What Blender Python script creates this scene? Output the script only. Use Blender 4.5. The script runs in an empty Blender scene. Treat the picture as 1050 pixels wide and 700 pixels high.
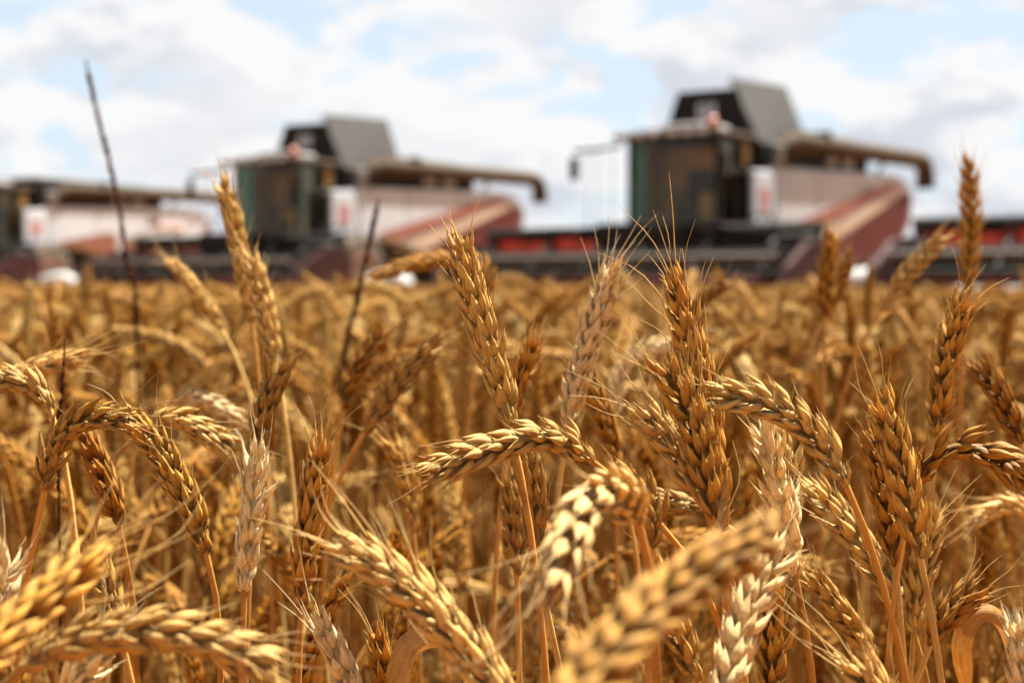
import bpy, math, random
import numpy as np
from mathutils import Vector, Matrix, Euler, Quaternion

S = bpy.context.scene
COL = S.collection
R = math.radians

# ------------------------------------------------------------------ camera
CAM_H = 0.87
F_MM, SENSOR = 50.0, 36.0
FPX = 1050 * F_MM / SENSOR           # focal length in photograph pixels
HORIZON = 285.0
PITCH = math.atan((350 - HORIZON) / FPX)
cam_data = bpy.data.cameras.new('camera')
cam = bpy.data.objects.new('camera', cam_data)
COL.objects.link(cam)
cam.location = (0, 0, CAM_H)
cam.rotation_euler = (math.pi / 2 - PITCH, 0, 0)
cam_data.lens = F_MM
cam_data.sensor_width = SENSOR
cam_data.clip_start = 0.02
cam_data.clip_end = 6000
cam_data.dof.use_dof = True
cam_data.dof.focus_distance = 0.53
cam_data.dof.aperture_fstop = 9.6
S.camera = cam

# ------------------------------------------------------------------ light
SUN_EL, SUN_AZ = R(64), R(48)         # azimuth clockwise from +Y (the view direction)
sun_dir = Vector((math.sin(SUN_AZ) * math.cos(SUN_EL), math.cos(SUN_AZ) * math.cos(SUN_EL), math.sin(SUN_EL)))
sl = bpy.data.lights.new('sun', 'SUN')
sl.energy = 5.0
sl.angle = R(0.53)
sl.color = (1.0, 0.94, 0.84)
sun = bpy.data.objects.new('sun', sl)
COL.objects.link(sun)
sun.rotation_euler = sun_dir.to_track_quat('Z', 'Y').to_euler()
sun.location = sun_dir * 50

S.view_settings.view_transform = 'Standard'
S.view_settings.look = 'None'
S.view_settings.exposure = 2.6
S.view_settings.gamma = 1.0
S.view_settings.use_curve_mapping = False
S.cycles.use_denoising = True
S.cycles.max_bounces = 8
S.cycles.diffuse_bounces = 5
S.cycles.transmission_bounces = 5
S.cycles.transparent_max_bounces = 12
S.cycles.caustics_reflective = False
S.cycles.caustics_refractive = False

world = bpy.data.worlds.new('World')
S.world = world
world.use_nodes = True


class NT:
    """small helper round a node tree"""
    def __init__(self, tree):
        self.t = tree

    def n(self, kind, **kw):
        nd = self.t.nodes.new(kind)
        for k, v in kw.items():
            if k.startswith('i_'):
                key = k[2:]
                key = int(key) if key.isdigit() else key.replace('_', ' ')
                nd.inputs[key].default_value = v
            else:
                setattr(nd, k, v)
        return nd

    def l(self, a, b):
        self.t.links.new(a, b)

    def math(self, op, a, b=None, clamp=False):
        nd = self.n('ShaderNodeMath', operation=op, use_clamp=clamp)
        for i, v in enumerate((a, b)):
            if v is None:
                continue
            if isinstance(v, (int, float)):
                nd.inputs[i].default_value = v
            else:
                self.l(v, nd.inputs[i])
        return nd.outputs[0]

    def ramp(self, fac, stops, interp='LINEAR'):
        nd = self.n('ShaderNodeValToRGB')
        nd.color_ramp.interpolation = interp
        el = nd.color_ramp.elements
        while len(el) < len(stops):
            el.new(0.5)
        for e, (p, c) in zip(el, stops):
            e.position = p
            e.color = (*c, 1) if len(c) == 3 else c
        self.l(fac, nd.inputs[0])
        return nd.outputs[0]

    def mix(self, fac, a, b, blend='MIX'):
        nd = self.n('ShaderNodeMix', data_type='RGBA', blend_type=blend)
        for sock, v in ((nd.inputs[0], fac), (nd.inputs[6], a), (nd.inputs[7], b)):
            if isinstance(v, (int, float)):
                sock.default_value = v
            elif isinstance(v, tuple):
                sock.default_value = (*v, 1) if len(v) == 3 else v
            else:
                self.l(v, sock)
        return nd.outputs[2]

    def noise(self, vec, scale, detail=4, rough=0.5, dist=0.0):
        nd = self.n('ShaderNodeTexNoise')
        nd.inputs['Scale'].default_value = scale
        nd.inputs['Detail'].default_value = detail
        nd.inputs['Roughness'].default_value = rough
        nd.inputs['Distortion'].default_value = dist
        if vec is not None:
            self.l(vec, nd.inputs['Vector'])
        return nd.outputs[0]


def build_world():
    world.node_tree.nodes.clear()
    w = NT(world.node_tree)
    out = w.n('ShaderNodeOutputWorld')
    bg = w.n('ShaderNodeBackground')
    w.l(bg.outputs[0], out.inputs[0])
    sky = w.n('ShaderNodeTexSky', sky_type='NISHITA', sun_disc=False)
    sky.sun_elevation = SUN_EL
    sky.sun_rotation = SUN_AZ
    sky.altitude = 100
    sky.air_density = 1.0
    sky.dust_density = 1.5
    bg.inputs[1].default_value = 0.10
    tc = w.n('ShaderNodeTexCoord')
    mp = w.n('ShaderNodeMapping')
    mp.inputs['Location'].default_value = (3.1, 0.4, 1.7)
    mp.inputs['Scale'].default_value = (1.0, 1.0, 2.1)
    w.l(tc.outputs['Generated'], mp.inputs[0])
    n1 = w.noise(mp.outputs[0], 10.5, 8, 0.54, 0.35)        # cloud cover
    mp2 = w.n('ShaderNodeMapping')
    mp2.inputs['Location'].default_value = (3.125, 0.4, 1.745)
    mp2.inputs['Scale'].default_value = (1.0, 1.0, 2.1)
    w.l(tc.outputs['Generated'], mp2.inputs[0])
    n2 = w.noise(mp2.outputs[0], 10.5, 8, 0.54, 0.35)       # the same, seen from a little above: body of the cloud
    n3 = w.noise(mp.outputs[0], 4.0, 3, 0.5)
    cover = w.ramp(n1, [(0.42, (0, 0, 0)), (0.51, (1, 1, 1))], 'EASE')
    body = w.ramp(n2, [(0.47, (0, 0, 0)), (0.59, (1, 1, 1))], 'EASE')
    body2 = w.mix(w.ramp(n3, [(0.36, (0.25, 0.25, 0.25)), (0.55, (1, 1, 1))]), (0, 0, 0), body)
    # radiance of the clouds is divided by the strength of the background (0.1)
    cl = w.mix(body2, (1.59, 1.595, 1.60), (1.12, 1.175, 1.29))
    clear = w.mix(0.93, sky.outputs[0], (1.00, 1.17, 1.33))     # thin high veil over the blue
    col = w.mix(cover, clear, cl)
    w.l(col, bg.inputs[0])


build_world()


# ------------------------------------------------------------------ helpers
def at(px, py, Z):
    """point at depth Z metres (along the view axis) seen at photograph pixel (px, py)"""
    v = Vector(((px - 525) / FPX * Z, -(py - 350) / FPX * Z, -Z))
    return cam.rotation_euler.to_matrix() @ v + Vector((0, 0, CAM_H))


def link(name, mesh, parent=None, mats=()):
    o = bpy.data.objects.new(name, mesh)
    COL.objects.link(o)
    if parent:
        o.parent = parent
    for m in mats:
        mesh.materials.append(m)
    return o


def empty(name, loc=(0, 0, 0), rz=0.0):
    o = bpy.data.objects.new(name, None)
    o.empty_display_size = 0.05
    COL.objects.link(o)
    o.location = loc
    o.rotation_euler = (0, 0, rz)
    return o


def tag(o, label=None, cat=None, group=None, kind=None):
    if label:
        o['label'] = label
    if cat:
        o['category'] = cat
    if group:
        o['group'] = group
    if kind:
        o['kind'] = kind
    return o


class MB:
    """collects boxes, prisms and tubes into one mesh"""
    def __init__(self):
        self.v, self.f, self.m = [], [], []

    def add(self, verts, faces, mi=0):
        o = len(self.v)
        self.v += [tuple(p) for p in verts]
        self.f += [tuple(i + o for i in f) for f in faces]
        self.m += [mi] * len(faces)
        return self

    def box(self, x0, x1, y0, y1, z0, z1, bev=0.0, mi=0):
        b = min(bev, (x1 - x0) / 3, (y1 - y0) / 3, (z1 - z0) / 3)
        if b <= 0:
            vs = [(x, y, z) for x in (x0, x1) for y in (y0, y1) for z in (z0, z1)]
            return self.add(vs, [(0, 1, 3, 2), (4, 6, 7, 5), (0, 4, 5, 1), (2, 3, 7, 6), (0, 2, 6, 4), (1, 5, 7, 3)], mi)
        # chamfered box: convex hull of the three inset boxes
        import bmesh
        bm = bmesh.new()
        for dx, dy, dz in ((b, b, 0), (b, 0, b), (0, b, b)):
            for x in (x0 + dx, x1 - dx):
                for y in (y0 + dy, y1 - dy):
                    for z in (z0 + dz, z1 - dz):
                        bm.verts.new((x, y, z))
        r = bmesh.ops.convex_hull(bm, input=bm.verts)
        bmesh.ops.dissolve_limit(bm, angle_limit=0.01, verts=bm.verts, edges=bm.edges)
        bm.verts.index_update()
        vs = [v.co.copy() for v in bm.verts]
        fs = [[v.index for v in f.verts] for f in bm.faces]
        bm.free()
        return self.add(vs, fs, mi)

    def prism(self, poly, a0, a1, axis='x', mi=0):
        """poly of (u, v) pairs extruded along axis: x -> (y,z), y -> (x,z), z -> (x,y)"""
        n = len(poly)

        def p(a, u, v):
            return {'x': (a, u, v), 'y': (u, a, v), 'z': (u, v, a)}[axis]
        vs = [p(a0, *q) for q in poly] + [p(a1, *q) for q in poly]
        fs = [tuple(range(n)), tuple(range(2 * n - 1, n - 1, -1))]
        for i in range(n):
            j = (i + 1) % n
            fs.append((i, i + n, j + n, j))
        return self.add(vs, fs, mi)

    def hull(self, pts, mi=0):
        import bmesh
        bm = bmesh.new()
        for p in pts:
            bm.verts.new(p)
        bmesh.ops.convex_hull(bm, input=bm.verts)
        bm.verts.index_update()
        vs = [v.co.copy() for v in bm.verts]
        fs = [[v.index for v in f.verts] for f in bm.faces]
        bm.free()
        return self.add(vs, fs, mi)

    def tube(self, pts, r, seg=8, mi=0, cap=True):
        pts = [Vector(p) for p in pts]
        rr = r if isinstance(r, (list, tuple)) else [r] * len(pts)
        prev = None
        vs, fs = [], []
        for i, p in enumerate(pts):
            t = (pts[min(i + 1, len(pts) - 1)] - pts[max(i - 1, 0)]).normalized()
            if prev is None:
                a = t.orthogonal().normalized()
            else:
                a = (prev - t * prev.dot(t)).normalized()
            prev = a
            b = t.cross(a)
            for k in range(seg):
                an = 2 * math.pi * k / seg
                vs.append(p + (a * math.cos(an) + b * math.sin(an)) * rr[i])
        for i in range(len(pts) - 1):
            for k in range(seg):
                k2 = (k + 1) % seg
                fs.append((i * seg + k, i * seg + k2, (i + 1) * seg + k2, (i + 1) * seg + k))
        if cap:
            fs.append(tuple(range(seg - 1, -1, -1)))
            fs.append(tuple(range((len(pts) - 1) * seg, len(pts) * seg)))
        return self.add(vs, fs, mi)

    def lathe(self, prof, c, axis='x', seg=28, mi=0):
        """prof of (a, r) along axis through c"""
        vs, fs = [], []
        for a, r in prof:
            for k in range(seg):
                an = 2 * math.pi * k / seg
                u, v = r * math.cos(an), r * math.sin(an)
                vs.append({'x': (c[0] + a, c[1] + u, c[2] + v), 'z': (c[0] + u, c[1] + v, c[2] + a)}[axis])
        n = len(prof)
        for i in range(n - 1):
            for k in range(seg):
                k2 = (k + 1) % seg
                fs.append((i * seg + k, i * seg + k2, (i + 1) * seg + k2, (i + 1) * seg + k))
        fs.append(tuple(range(seg)))
        fs.append(tuple(range((n - 1) * seg, n * seg)))
        return self.add(vs, fs, mi)

    def build(self, name, mats, parent=None, smooth=False):
        import bmesh
        me = bpy.data.meshes.new(name)
        me.from_pydata(self.v, [], self.f)
        bm = bmesh.new()
        bm.from_mesh(me)
        bmesh.ops.recalc_face_normals(bm, faces=bm.faces)
        bm.to_mesh(me)
        bm.free()
        if len(set(self.m)) > 1:
            me.polygons.foreach_set('material_index', self.m)
        if smooth:
            me.polygons.foreach_set('use_smooth', [True] * len(me.polygons))
        if not isinstance(mats, (list, tuple)):
            mats = [mats]
        return link(name, me, parent, mats)


# ------------------------------------------------------------------ materials
def paint(name, col, rough=0.45, metal=0.0, dust=0.35, dustcol=(0.30, 0.23, 0.15), coat=0.0):
    m = bpy.data.materials.new(name)
    m.use_nodes = True
    t = NT(m.node_tree)
    b = m.node_tree.nodes['Principled BSDF']
    tc = t.n('ShaderNodeTexCoord')
    n = t.noise(tc.outputs['Object'], 1.6, 6, 0.62)
    n2 = t.noise(tc.outputs['Object'], 14, 4, 0.6)
    f = t.math('MULTIPLY', t.ramp(n, [(0.35, (0, 0, 0)), (0.75, (1, 1, 1))]), dust)
    f = t.math('ADD', f, t.math('MULTIPLY', n2, dust * 0.35), True)
    t.l(t.mix(f, col, dustcol), b.inputs['Base Color'])
    t.l(t.math('ADD', t.math('MULTIPLY', f, 0.4), rough, True), b.inputs['Roughness'])
    b.inputs['Metallic'].default_value = metal
    b.inputs['Coat Weight'].default_value = coat
    b.inputs['Specular IOR Level'].default_value = 0.12 if max(col) < 0.1 else 0.35
    return m


M_white = paint('dusty_white_paint', (0.33, 0.365, 0.40), 0.55, dust=0.32, dustcol=(0.22, 0.205, 0.18))
M_red = paint('dusty_red_paint', (0.15, 0.022, 0.016), 0.5, dust=0.3)
M_maroon = paint('maroon_paint', (0.060, 0.0085, 0.007), 0.6, dust=0.22, dustcol=(0.09, 0.035, 0.022))
M_darkmaroon = paint('dark_maroon_paint', (0.024, 0.005, 0.005), 0.6, dust=0.2, dustcol=(0.035, 0.02, 0.014))
M_cream = paint('cream_paint', (0.36, 0.28, 0.20), 0.5, dust=0.3)
M_black = paint('black_sheet_metal', (0.010, 0.0095, 0.009), 0.75, dust=0.10, dustcol=(0.05, 0.04, 0.03))
M_dark = paint('dark_machine_metal', (0.012, 0.011, 0.010), 0.65, dust=0.2, dustcol=(0.04, 0.03, 0.02))
M_grey = paint('grey_galvanised_sheet', (0.024, 0.0232, 0.0225), 0.75, dust=0.2, dustcol=(0.045, 0.037, 0.03))
M_tan = paint('dusty_brown_tube', (0.026, 0.017, 0.008), 0.7, dust=0.45, dustcol=(0.06, 0.038, 0.018))
M_steel = paint('worn_steel', (0.30, 0.29, 0.28), 0.42, metal=0.6, dust=0.3)
M_rail = paint('dull_grey_rail', (0.07, 0.065, 0.06), 0.6, dust=0.25, dustcol=(0.12, 0.09, 0.06))
M_roofgrey = paint('pale_grey_plastic', (0.17, 0.165, 0.16), 0.6, dust=0.3, dustcol=(0.12, 0.10, 0.08))
M_divider = paint('scuffed_white_plastic', (0.24, 0.238, 0.235), 0.6, dust=0.3, dustcol=(0.15, 0.12, 0.09))
M_tyre = paint('tyre_rubber', (0.02, 0.02, 0.02), 0.8, dust=0.4)
M_rust = paint('rusty_brown_red_paint', (0.12, 0.034, 0.017), 0.5, dust=0.3, dustcol=(0.2, 0.11, 0.06))
M_dullred = paint('dull_red_paint', (0.13, 0.014, 0.010), 0.5, dust=0.3)
M_orangered = paint('orange_red_paint', (0.50, 0.035, 0.009), 0.45, dust=0.25, dustcol=(0.16, 0.05, 0.02))
M_seat = paint('seat_cloth', (0.06, 0.06, 0.07), 0.9, dust=0.1)
M_cabtrim = paint('cab_trim', (0.50, 0.38, 0.19), 0.7, dust=0.1)
M_emblem = paint('red_emblem', (0.26, 0.05, 0.055), 0.5, dust=0.05)
M_emblem_w = paint('pale_emblem', (0.30, 0.32, 0.34), 0.4, dust=0.1)
M_yellow = paint('yellow_label', (0.16, 0.085, 0.01), 0.5, dust=0.2)
M_clean_white = paint('white_plastic', (0.36, 0.36, 0.36), 0.55, dust=0.25, dustcol=(0.24, 0.19, 0.14))


def glass(name, tint, refl=0.10):
    m = bpy.data.materials.new(name)
    m.use_nodes = True
    t = NT(m.node_tree)
    m.node_tree.nodes.clear()
    out = t.n('ShaderNodeOutputMaterial')
    tr = t.n('ShaderNodeBsdfTransparent')
    tr.inputs[0].default_value = (*tint, 1)
    gl = t.n('ShaderNodeBsdfGlossy')
    gl.inputs['Roughness'].default_value = 0.04
    lw = t.n('ShaderNodeLayerWeight')
    lw.inputs[0].default_value = 0.25
    mx = t.n('ShaderNodeMixShader')
    t.l(t.math('ADD', t.math('MULTIPLY', lw.outputs['Fresnel'], 0.8), refl * 0.3, True), mx.inputs[0])
    t.l(tr.outputs[0], mx.inputs[1])
    t.l(gl.outputs[0], mx.inputs[2])
    t.l(mx.outputs[0], out.inputs[0])
    return m


M_glass = glass('tinted_cab_glass', (0.70, 0.66, 0.48), 0.05)
M_glass_teal = glass('teal_side_glass', (0.40, 0.53, 0.48), 0.06)


def beacon_mat():
    m = bpy.data.materials.new('orange_beacon_plastic')
    m.use_nodes = True
    b = m.node_tree.nodes['Principled BSDF']
    b.inputs['Base Color'].default_value = (0.30, 0.045, 0.006, 1)
    b.inputs['Roughness'].default_value = 0.25
    b.inputs['Transmission Weight'].default_value = 0.1
    return m


M_beacon = beacon_mat()


def straw_mat(name, kind):
    m = bpy.data.materials.new(name)
    m.use_nodes = True
    t = NT(m.node_tree)
    b = m.node_tree.nodes['Principled BSDF']
    out = m.node_tree.nodes['Material Output']
    oi = t.n('ShaderNodeObjectInfo')
    at_t = t.n('ShaderNodeAttribute', attribute_name='t').outputs['Fac']
    at_a = t.n('ShaderNodeAttribute', attribute_name='ang').outputs['Fac']
    at_r = t.n('ShaderNodeAttribute', attribute_name='rnd').outputs['Fac']
    cb = t.n('ShaderNodeCombineXYZ')
    t.l(t.math('MULTIPLY', at_a, 22.0 if kind == 'ear' else 16.0), cb.inputs[0])
    t.l(t.math('MULTIPLY', at_t, 1.6 if kind == 'ear' else 5.0), cb.inputs[1])
    t.l(t.math('MULTIPLY', at_r, 61.0), cb.inputs[2])
    stripe = t.noise(cb.outputs[0], 1.0, 3, 0.6)
    tc = t.n('ShaderNodeTexCoord')
    if kind == 'ear':
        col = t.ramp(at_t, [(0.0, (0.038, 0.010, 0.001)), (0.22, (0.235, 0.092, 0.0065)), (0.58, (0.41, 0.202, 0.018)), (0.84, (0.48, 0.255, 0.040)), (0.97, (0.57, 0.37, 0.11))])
        speck = t.noise(tc.outputs['Object'], 900, 3, 0.6)
        spot = t.noise(tc.outputs['Object'], 210, 3, 0.6)
    elif kind == 'stem':
        col = t.ramp(at_t, [(0.0, (0.14, 0.026, 0.003)), (0.45, (0.22, 0.058, 0.006)), (0.75, (0.30, 0.110, 0.015)), (1.0, (0.38, 0.185, 0.036))])  # darker and redder towards the foot: shade of the low gaps painted in
        speck = t.noise(tc.outputs['Object'], 500, 3, 0.6)
        spot = t.noise(tc.outputs['Object'], 60, 3, 0.6)
    elif kind == 'beard':
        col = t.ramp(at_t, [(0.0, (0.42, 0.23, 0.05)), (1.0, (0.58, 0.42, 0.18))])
        speck = t.noise(tc.outputs['Object'], 500, 2, 0.6)
        spot = t.noise(tc.outputs['Object'], 60, 2, 0.6)
    else:
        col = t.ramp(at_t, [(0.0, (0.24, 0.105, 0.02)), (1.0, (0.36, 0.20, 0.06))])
        speck = t.noise(tc.outputs['Object'], 400, 3, 0.6)
        spot = t.noise(tc.outputs['Object'], 50, 3, 0.6)
    # every grain, every stalk a little different
    v = t.math('ADD', t.math('MULTIPLY', at_r, 0.44), 0.86)
    cv = t.n('ShaderNodeCombineColor')
    for i in range(3):
        t.l(v, cv.inputs[i])
    col = t.mix(1.0, col, cv.outputs[0], 'MULTIPLY')
    if kind == 'ear':
        # papery margins either side of the keel
        mg = t.ramp(t.math('ABSOLUTE', t.math('SUBTRACT', at_a, 0.5)), [(0.10, (0, 0, 0)), (0.22, (1, 1, 1)), (0.32, (0.2, 0.2, 0.2))])
        col = t.mix(t.math('MULTIPLY', mg, t.math('MULTIPLY', stripe, 0.75)), col, (0.50, 0.33, 0.11))
    # a few stalks bleached, a few browner
    own = t.math('SUBTRACT', 1.0, oi.outputs['Alpha'], True)
    pale = t.math('MAXIMUM', t.math('MULTIPLY', t.ramp(oi.outputs['Random'], [(0.45, (0, 0, 0)), (1.0, (1, 1, 1))]), 0.85), own)
    brown = t.ramp(oi.outputs['Random'], [(0.0, (0.6, 0.6, 0.6)), (0.3, (0, 0, 0))])
    brown = t.math('MULTIPLY', brown, t.math('MULTIPLY', t.math('SUBTRACT', oi.outputs['Alpha'], 0.95, True), 20.0))
    col = t.mix(pale, col, (0.54, 0.385, 0.14))
    col = t.mix(brown, col, t.mix(1.0, col, (0.72, 0.60, 0.48), 'MULTIPLY'))
    sm = t.ramp(stripe, [(0.32, (0.58, 0.50, 0.42)), (0.56, (1.08, 1.08, 1.08))])
    col = t.mix(0.85, col, sm, 'MULTIPLY')
    sp = t.ramp(spot, [(0.32, (0.46, 0.36, 0.27)), (0.47, (1, 1, 1))])
    col = t.mix(0.7, col, sp, 'MULTIPLY')
    col = t.mix(t.ramp(speck, [(0.60, (0, 0, 0)), (0.75, (0.35, 0.35, 0.35))]), col, (0.58, 0.42, 0.20))
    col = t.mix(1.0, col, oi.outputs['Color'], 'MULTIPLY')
    t.l(col, b.inputs['Base Color'])
    b.inputs['Roughness'].default_value = 0.52 if kind == 'ear' else 0.55
    b.inputs['Specular IOR Level'].default_value = 0.14
    bp = t.n('ShaderNodeBump')
    bp.inputs['Strength'].default_value = 0.8
    bp.inputs['Distance'].default_value = 0.0006
    t.l(t.math('ADD', stripe, t.math('MULTIPLY', speck, 0.35)), bp.inputs['Height'])
    t.l(bp.outputs[0], b.inputs['Normal'])
    tr = t.n('ShaderNodeBsdfTranslucent')
    t.l(t.mix(1.0, col, (1.0, 0.86, 0.62), 'MULTIPLY'), tr.inputs[0])
    mx = t.n('ShaderNodeMixShader')
    mx.inputs[0].default_value = {'ear': 0.33, 'stem': 0.12, 'beard': 0.35, 'leaf': 0.28}[kind]
    t.l(b.outputs[0], mx.inputs[1])
    t.l(tr.outputs[0], mx.inputs[2])
    t.l(mx.outputs[0], out.inputs[0])
    return m


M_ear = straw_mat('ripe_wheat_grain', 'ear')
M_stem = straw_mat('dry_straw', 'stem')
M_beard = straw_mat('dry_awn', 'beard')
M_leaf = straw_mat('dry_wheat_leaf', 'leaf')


def soil_mat():
    m = bpy.data.materials.new('dry_soil_with_straw')
    m.use_nodes = True
    t = NT(m.node_tree)
    b = m.node_tree.nodes['Principled BSDF']
    tc = t.n('ShaderNodeTexCoord')
    n = t.noise(tc.outputs['Object'], 3.0, 8, 0.65)
    n2 = t.noise(tc.outputs['Object'], 60, 4, 0.65)
    c = t.ramp(n, [(0.3, (0.14, 0.05, 0.018)), (0.7, (0.28, 0.12, 0.035))])
    c = t.mix(t.ramp(n2, [(0.45, (0, 0, 0)), (0.7, (0.7, 0.7, 0.7))]), c, (0.40, 0.20, 0.05))
    t.l(c, b.inputs['Base Color'])
    b.inputs['Roughness'].default_value = 0.95
    bp = t.n('ShaderNodeBump')
    bp.inputs['Strength'].default_value = 0.8
    bp.inputs['Distance'].default_value = 0.02
    t.l(n2, bp.inputs['Height'])
    t.l(bp.outputs[0], b.inputs['Normal'])
    return m


def weed_mat():
    m = bpy.data.materials.new('dead_brown_weed')
    m.use_nodes = True
    t = NT(m.node_tree)
    b = m.node_tree.nodes['Principled BSDF']
    tc = t.n('ShaderNodeTexCoord')
    n = t.noise(tc.outputs['Object'], 120, 4, 0.6)
    t.l(t.ramp(n, [(0.3, (0.016, 0.005, 0.0025)), (0.7, (0.05, 0.015, 0.006))]), b.inputs['Base Color'])
    b.inputs['Roughness'].default_value = 0.9
    b.inputs['Specular IOR Level'].default_value = 0.05
    return m


M_weed = weed_mat()

# ------------------------------------------------------------------ ground
g = bpy.data.meshes.new('ground')
gx = [-2500, -60, -30, -12, 0, 12, 30, 60, 2500]
gy = [-60, -2, 0, 4, 12, 25, 50, 100, 3000]
gv = [(x, y, 0) for y in gy for x in gx]
gf = [(j * 9 + i, j * 9 + i + 1, (j + 1) * 9 + i + 1, (j + 1) * 9 + i) for j in range(8) for i in range(8)]
g.from_pydata(gv, [], gf)
ground = link('ground', g, None, [soil_mat()])
tag(ground, 'dry brown soil and straw under the wheat field', 'ground', kind='structure')


# ------------------------------------------------------------------ combine harvesters
# local axes: -y is forward, +x the flank turned to the camera, origin on the ground under the cab
def make_combine(scheme, lids_open, div_x=4.15, white_marks=False, strip=None, mirror_out=1.85, HW=3.4):
    root = empty('combine_harvester')
    # chassis and body
    c = MB()
    c.box(-0.95, 0.95, 0.2, 7.2, 0.95, 1.75, 0.05)
    c.box(-1.1, 1.1, 0.1, 1.2, 1.55, 1.78, 0.03)
    c.build('chassis', M_dark, root)
    prof = [(0.75, 1.80), (0.75, 2.90), (1.1, 2.98), (7.5, 3.20), (8.25, 3.12), (8.6, 2.85), (8.35, 2.3), (7.85, 1.72), (6.9, 1.30), (4.6, 1.15), (3.6, 1.55), (2.4, 1.78)]
    MB().prism(prof, -1.26, 1.26).build('body', M_white, root)
    for sx in (1, -1):
        a, b = (1.262, 1.285) if sx > 0 else (-1.285, -1.262)
        a2, b2 = (1.287, 1.30) if sx > 0 else (-1.30, -1.287)
        MB().prism([(1.15, 1.86), (1.15, 2.93), (7.5, 3.15), (8.1, 3.08), (8.3, 2.88), (2.6, 1.80)], a, b).build('side_panel', M_white, root)
        if scheme == 'stripe':
            MB().prism([(1.9, 1.93), (2.35, 1.83), (3.05, 1.84), (7.75, 2.94), (7.6, 3.02), (6.9, 2.98)], a2, b2).build('side_stripe', M_red, root)
            MB().prism([(3.05, 1.70), (3.9, 1.62), (7.9, 2.78), (7.8, 2.88)], a2, b2).build('side_stripe', M_cream, root)
            MB().prism([(4.0, 1.60), (4.75, 1.20), (6.85, 1.34), (7.80, 1.74), (8.28, 2.3), (8.5, 2.80), (8.0, 2.80)], a2, b2).build('lower_panel', M_maroon, root)
        else:
            MB().prism([(1.3, 1.92), (3.7, 2.30), (3.95, 2.24), (4.0, 1.86), (4.1, 1.24), (3.6, 1.56), (2.4, 1.80)], a2, b2).build('lower_panel', M_rust, root)
            MB().prism([(4.25, 1.95), (4.9, 2.12), (8.2, 2.22), (7.8, 1.73), (6.9, 1.34), (4.7, 1.18), (4.25, 1.3)], a2, b2).build('lower_panel', M_rust, root)
            for yy, w in ((6.0, 0.5), (6.75, 0.55)):
                MB().box(a2, b2, yy, yy + w, 2.52, 2.68).build('faded_lettering', M_cream_pink, root)
    MB().hull([(x, y, z) for x in (-1.2, 1.2) for y, z in ((8.3, 3.05), (8.85, 2.75), (8.75, 2.2), (8.1, 1.7), (8.0, 3.1))]).build('rear_hood', M_maroon_pink, root)
    # emblem panel beside the cab
    p = MB().box(1.18, 1.29, 0.12, 0.98, 1.80, 2.86, 0.02).build('service_panel', M_white, root)
    e = MB()
    e.prism([(0.36, 2.18), (0.50, 2.18), (0.62, 2.52), (0.56, 2.58)], 1.291, 1.297)
    e.prism([(0.56, 2.18), (0.68, 2.18), (0.78, 2.40), (0.66, 2.56), (0.63, 2.40)], 1.291, 1.297)
    e.prism([(0.30, 2.36), (0.40, 2.36), (0.48, 2.56), (0.42, 2.60)], 1.291, 1.297)
    e.prism([(0.34, 2.09), (0.76, 2.09), (0.76, 2.14), (0.34, 2.14)], 1.291, 1.297)
    e.build('emblem', M_emblem, p)
    # cab
    cab = MB().box(-0.93, 0.93, -0.60, 0.66, 1.62, 1.80, 0.04)
    cab.box(-0.95, 0.95, 0.58, 0.68, 1.80, 3.42)
    cab = cab.build('cab', M_dark, root)
    for x, y in ((-0.92, -0.62), (0.92, -0.62), (-0.93, 0.55), (0.93, 0.55), (0.93, 0.02)):
        MB().tube([(x, y, 1.8), (x, y, 3.44)], 0.055, 6).build('cab_pillar', M_black, cab)
    w = MB()
    gw = [(-0.88, -0.64), (-0.45, -0.78), (0.45, -0.78), (0.88, -0.64)]
    for (x0, y0), (x1, y1) in zip(gw[:-1], gw[1:]):
        w.add([(x0, y0, 1.82), (x1, y1, 1.82), (x1, y1 - 0.04, 3.42), (x0, y0 - 0.04, 3.42)], [(0, 1, 2, 3)])
    w.build('windscreen', M_glass, cab)
    for sx in (-1, 1):
        MB().box(sx * 0.925 - 0.005, sx * 0.925 + 0.005, -0.58, 0.53 if sx > 0 else 0.0, 1.82, 3.42).build('side_window', M_glass_teal if sx < 0 else M_glass, cab)
    MB().box(-0.93, -0.91, 0.003, 0.55, 1.82, 3.42).build('side_trim', M_cabtrim, cab)
    st = MB().box(-0.28, 0.28, 0.0, 0.46, 2.05, 2.2, 0.05)
    st.box(-0.28, 0.28, 0.40, 0.54, 2.2, 2.95, 0.05)
    st.box(-0.2, 0.2, 0.05, 0.4, 1.80, 2.05)
    st.build('seat', M_seat, cab)
    sw = MB().tube([(0, -0.5, 1.8), (0, -0.36, 2.42)], 0.05)
    ring = [(0.2 * math.cos(a), -0.36 + 0.2 * math.sin(a) * 0.8, 2.44 + 0.2 * math.sin(a) * 0.45) for a in [k * math.pi / 10 for k in range(21)]]
    sw.tube(ring, 0.018, 6)
    sw.build('steering_wheel', M_black, cab)
    dk = MB().box(0.34, 0.62, -0.3, 0.5, 1.8, 2.45, 0.05)
    dk.box(-0.86, 0.86, 0.50, 0.575, 1.8, 3.38)
    dk.build('console', M_cabtrim, cab)
    rf = MB().box(-1.08, 1.08, -1.02, 0.76, 3.44, 3.56, 0.04)
    rf = rf.build('cab_roof', M_tan, root)
    MB().box(-0.10, 0.74, -0.85, 0.25, 3.562, 3.70, 0.05).build('air_unit', M_roofgrey, rf)
    MB().box(-0.9, -0.2, -0.6, 0.66, 3.562, 3.64, 0.03).build('roof_duct', M_grey, rf)
    for x in (-0.8, -0.5, -0.2, 0.2, 0.5, 0.8):
        MB().box(x - 0.10, x + 0.10, -1.07, -1.022, 3.45, 3.55, 0.015).build('work_lamp', M_steel, rf)
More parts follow.
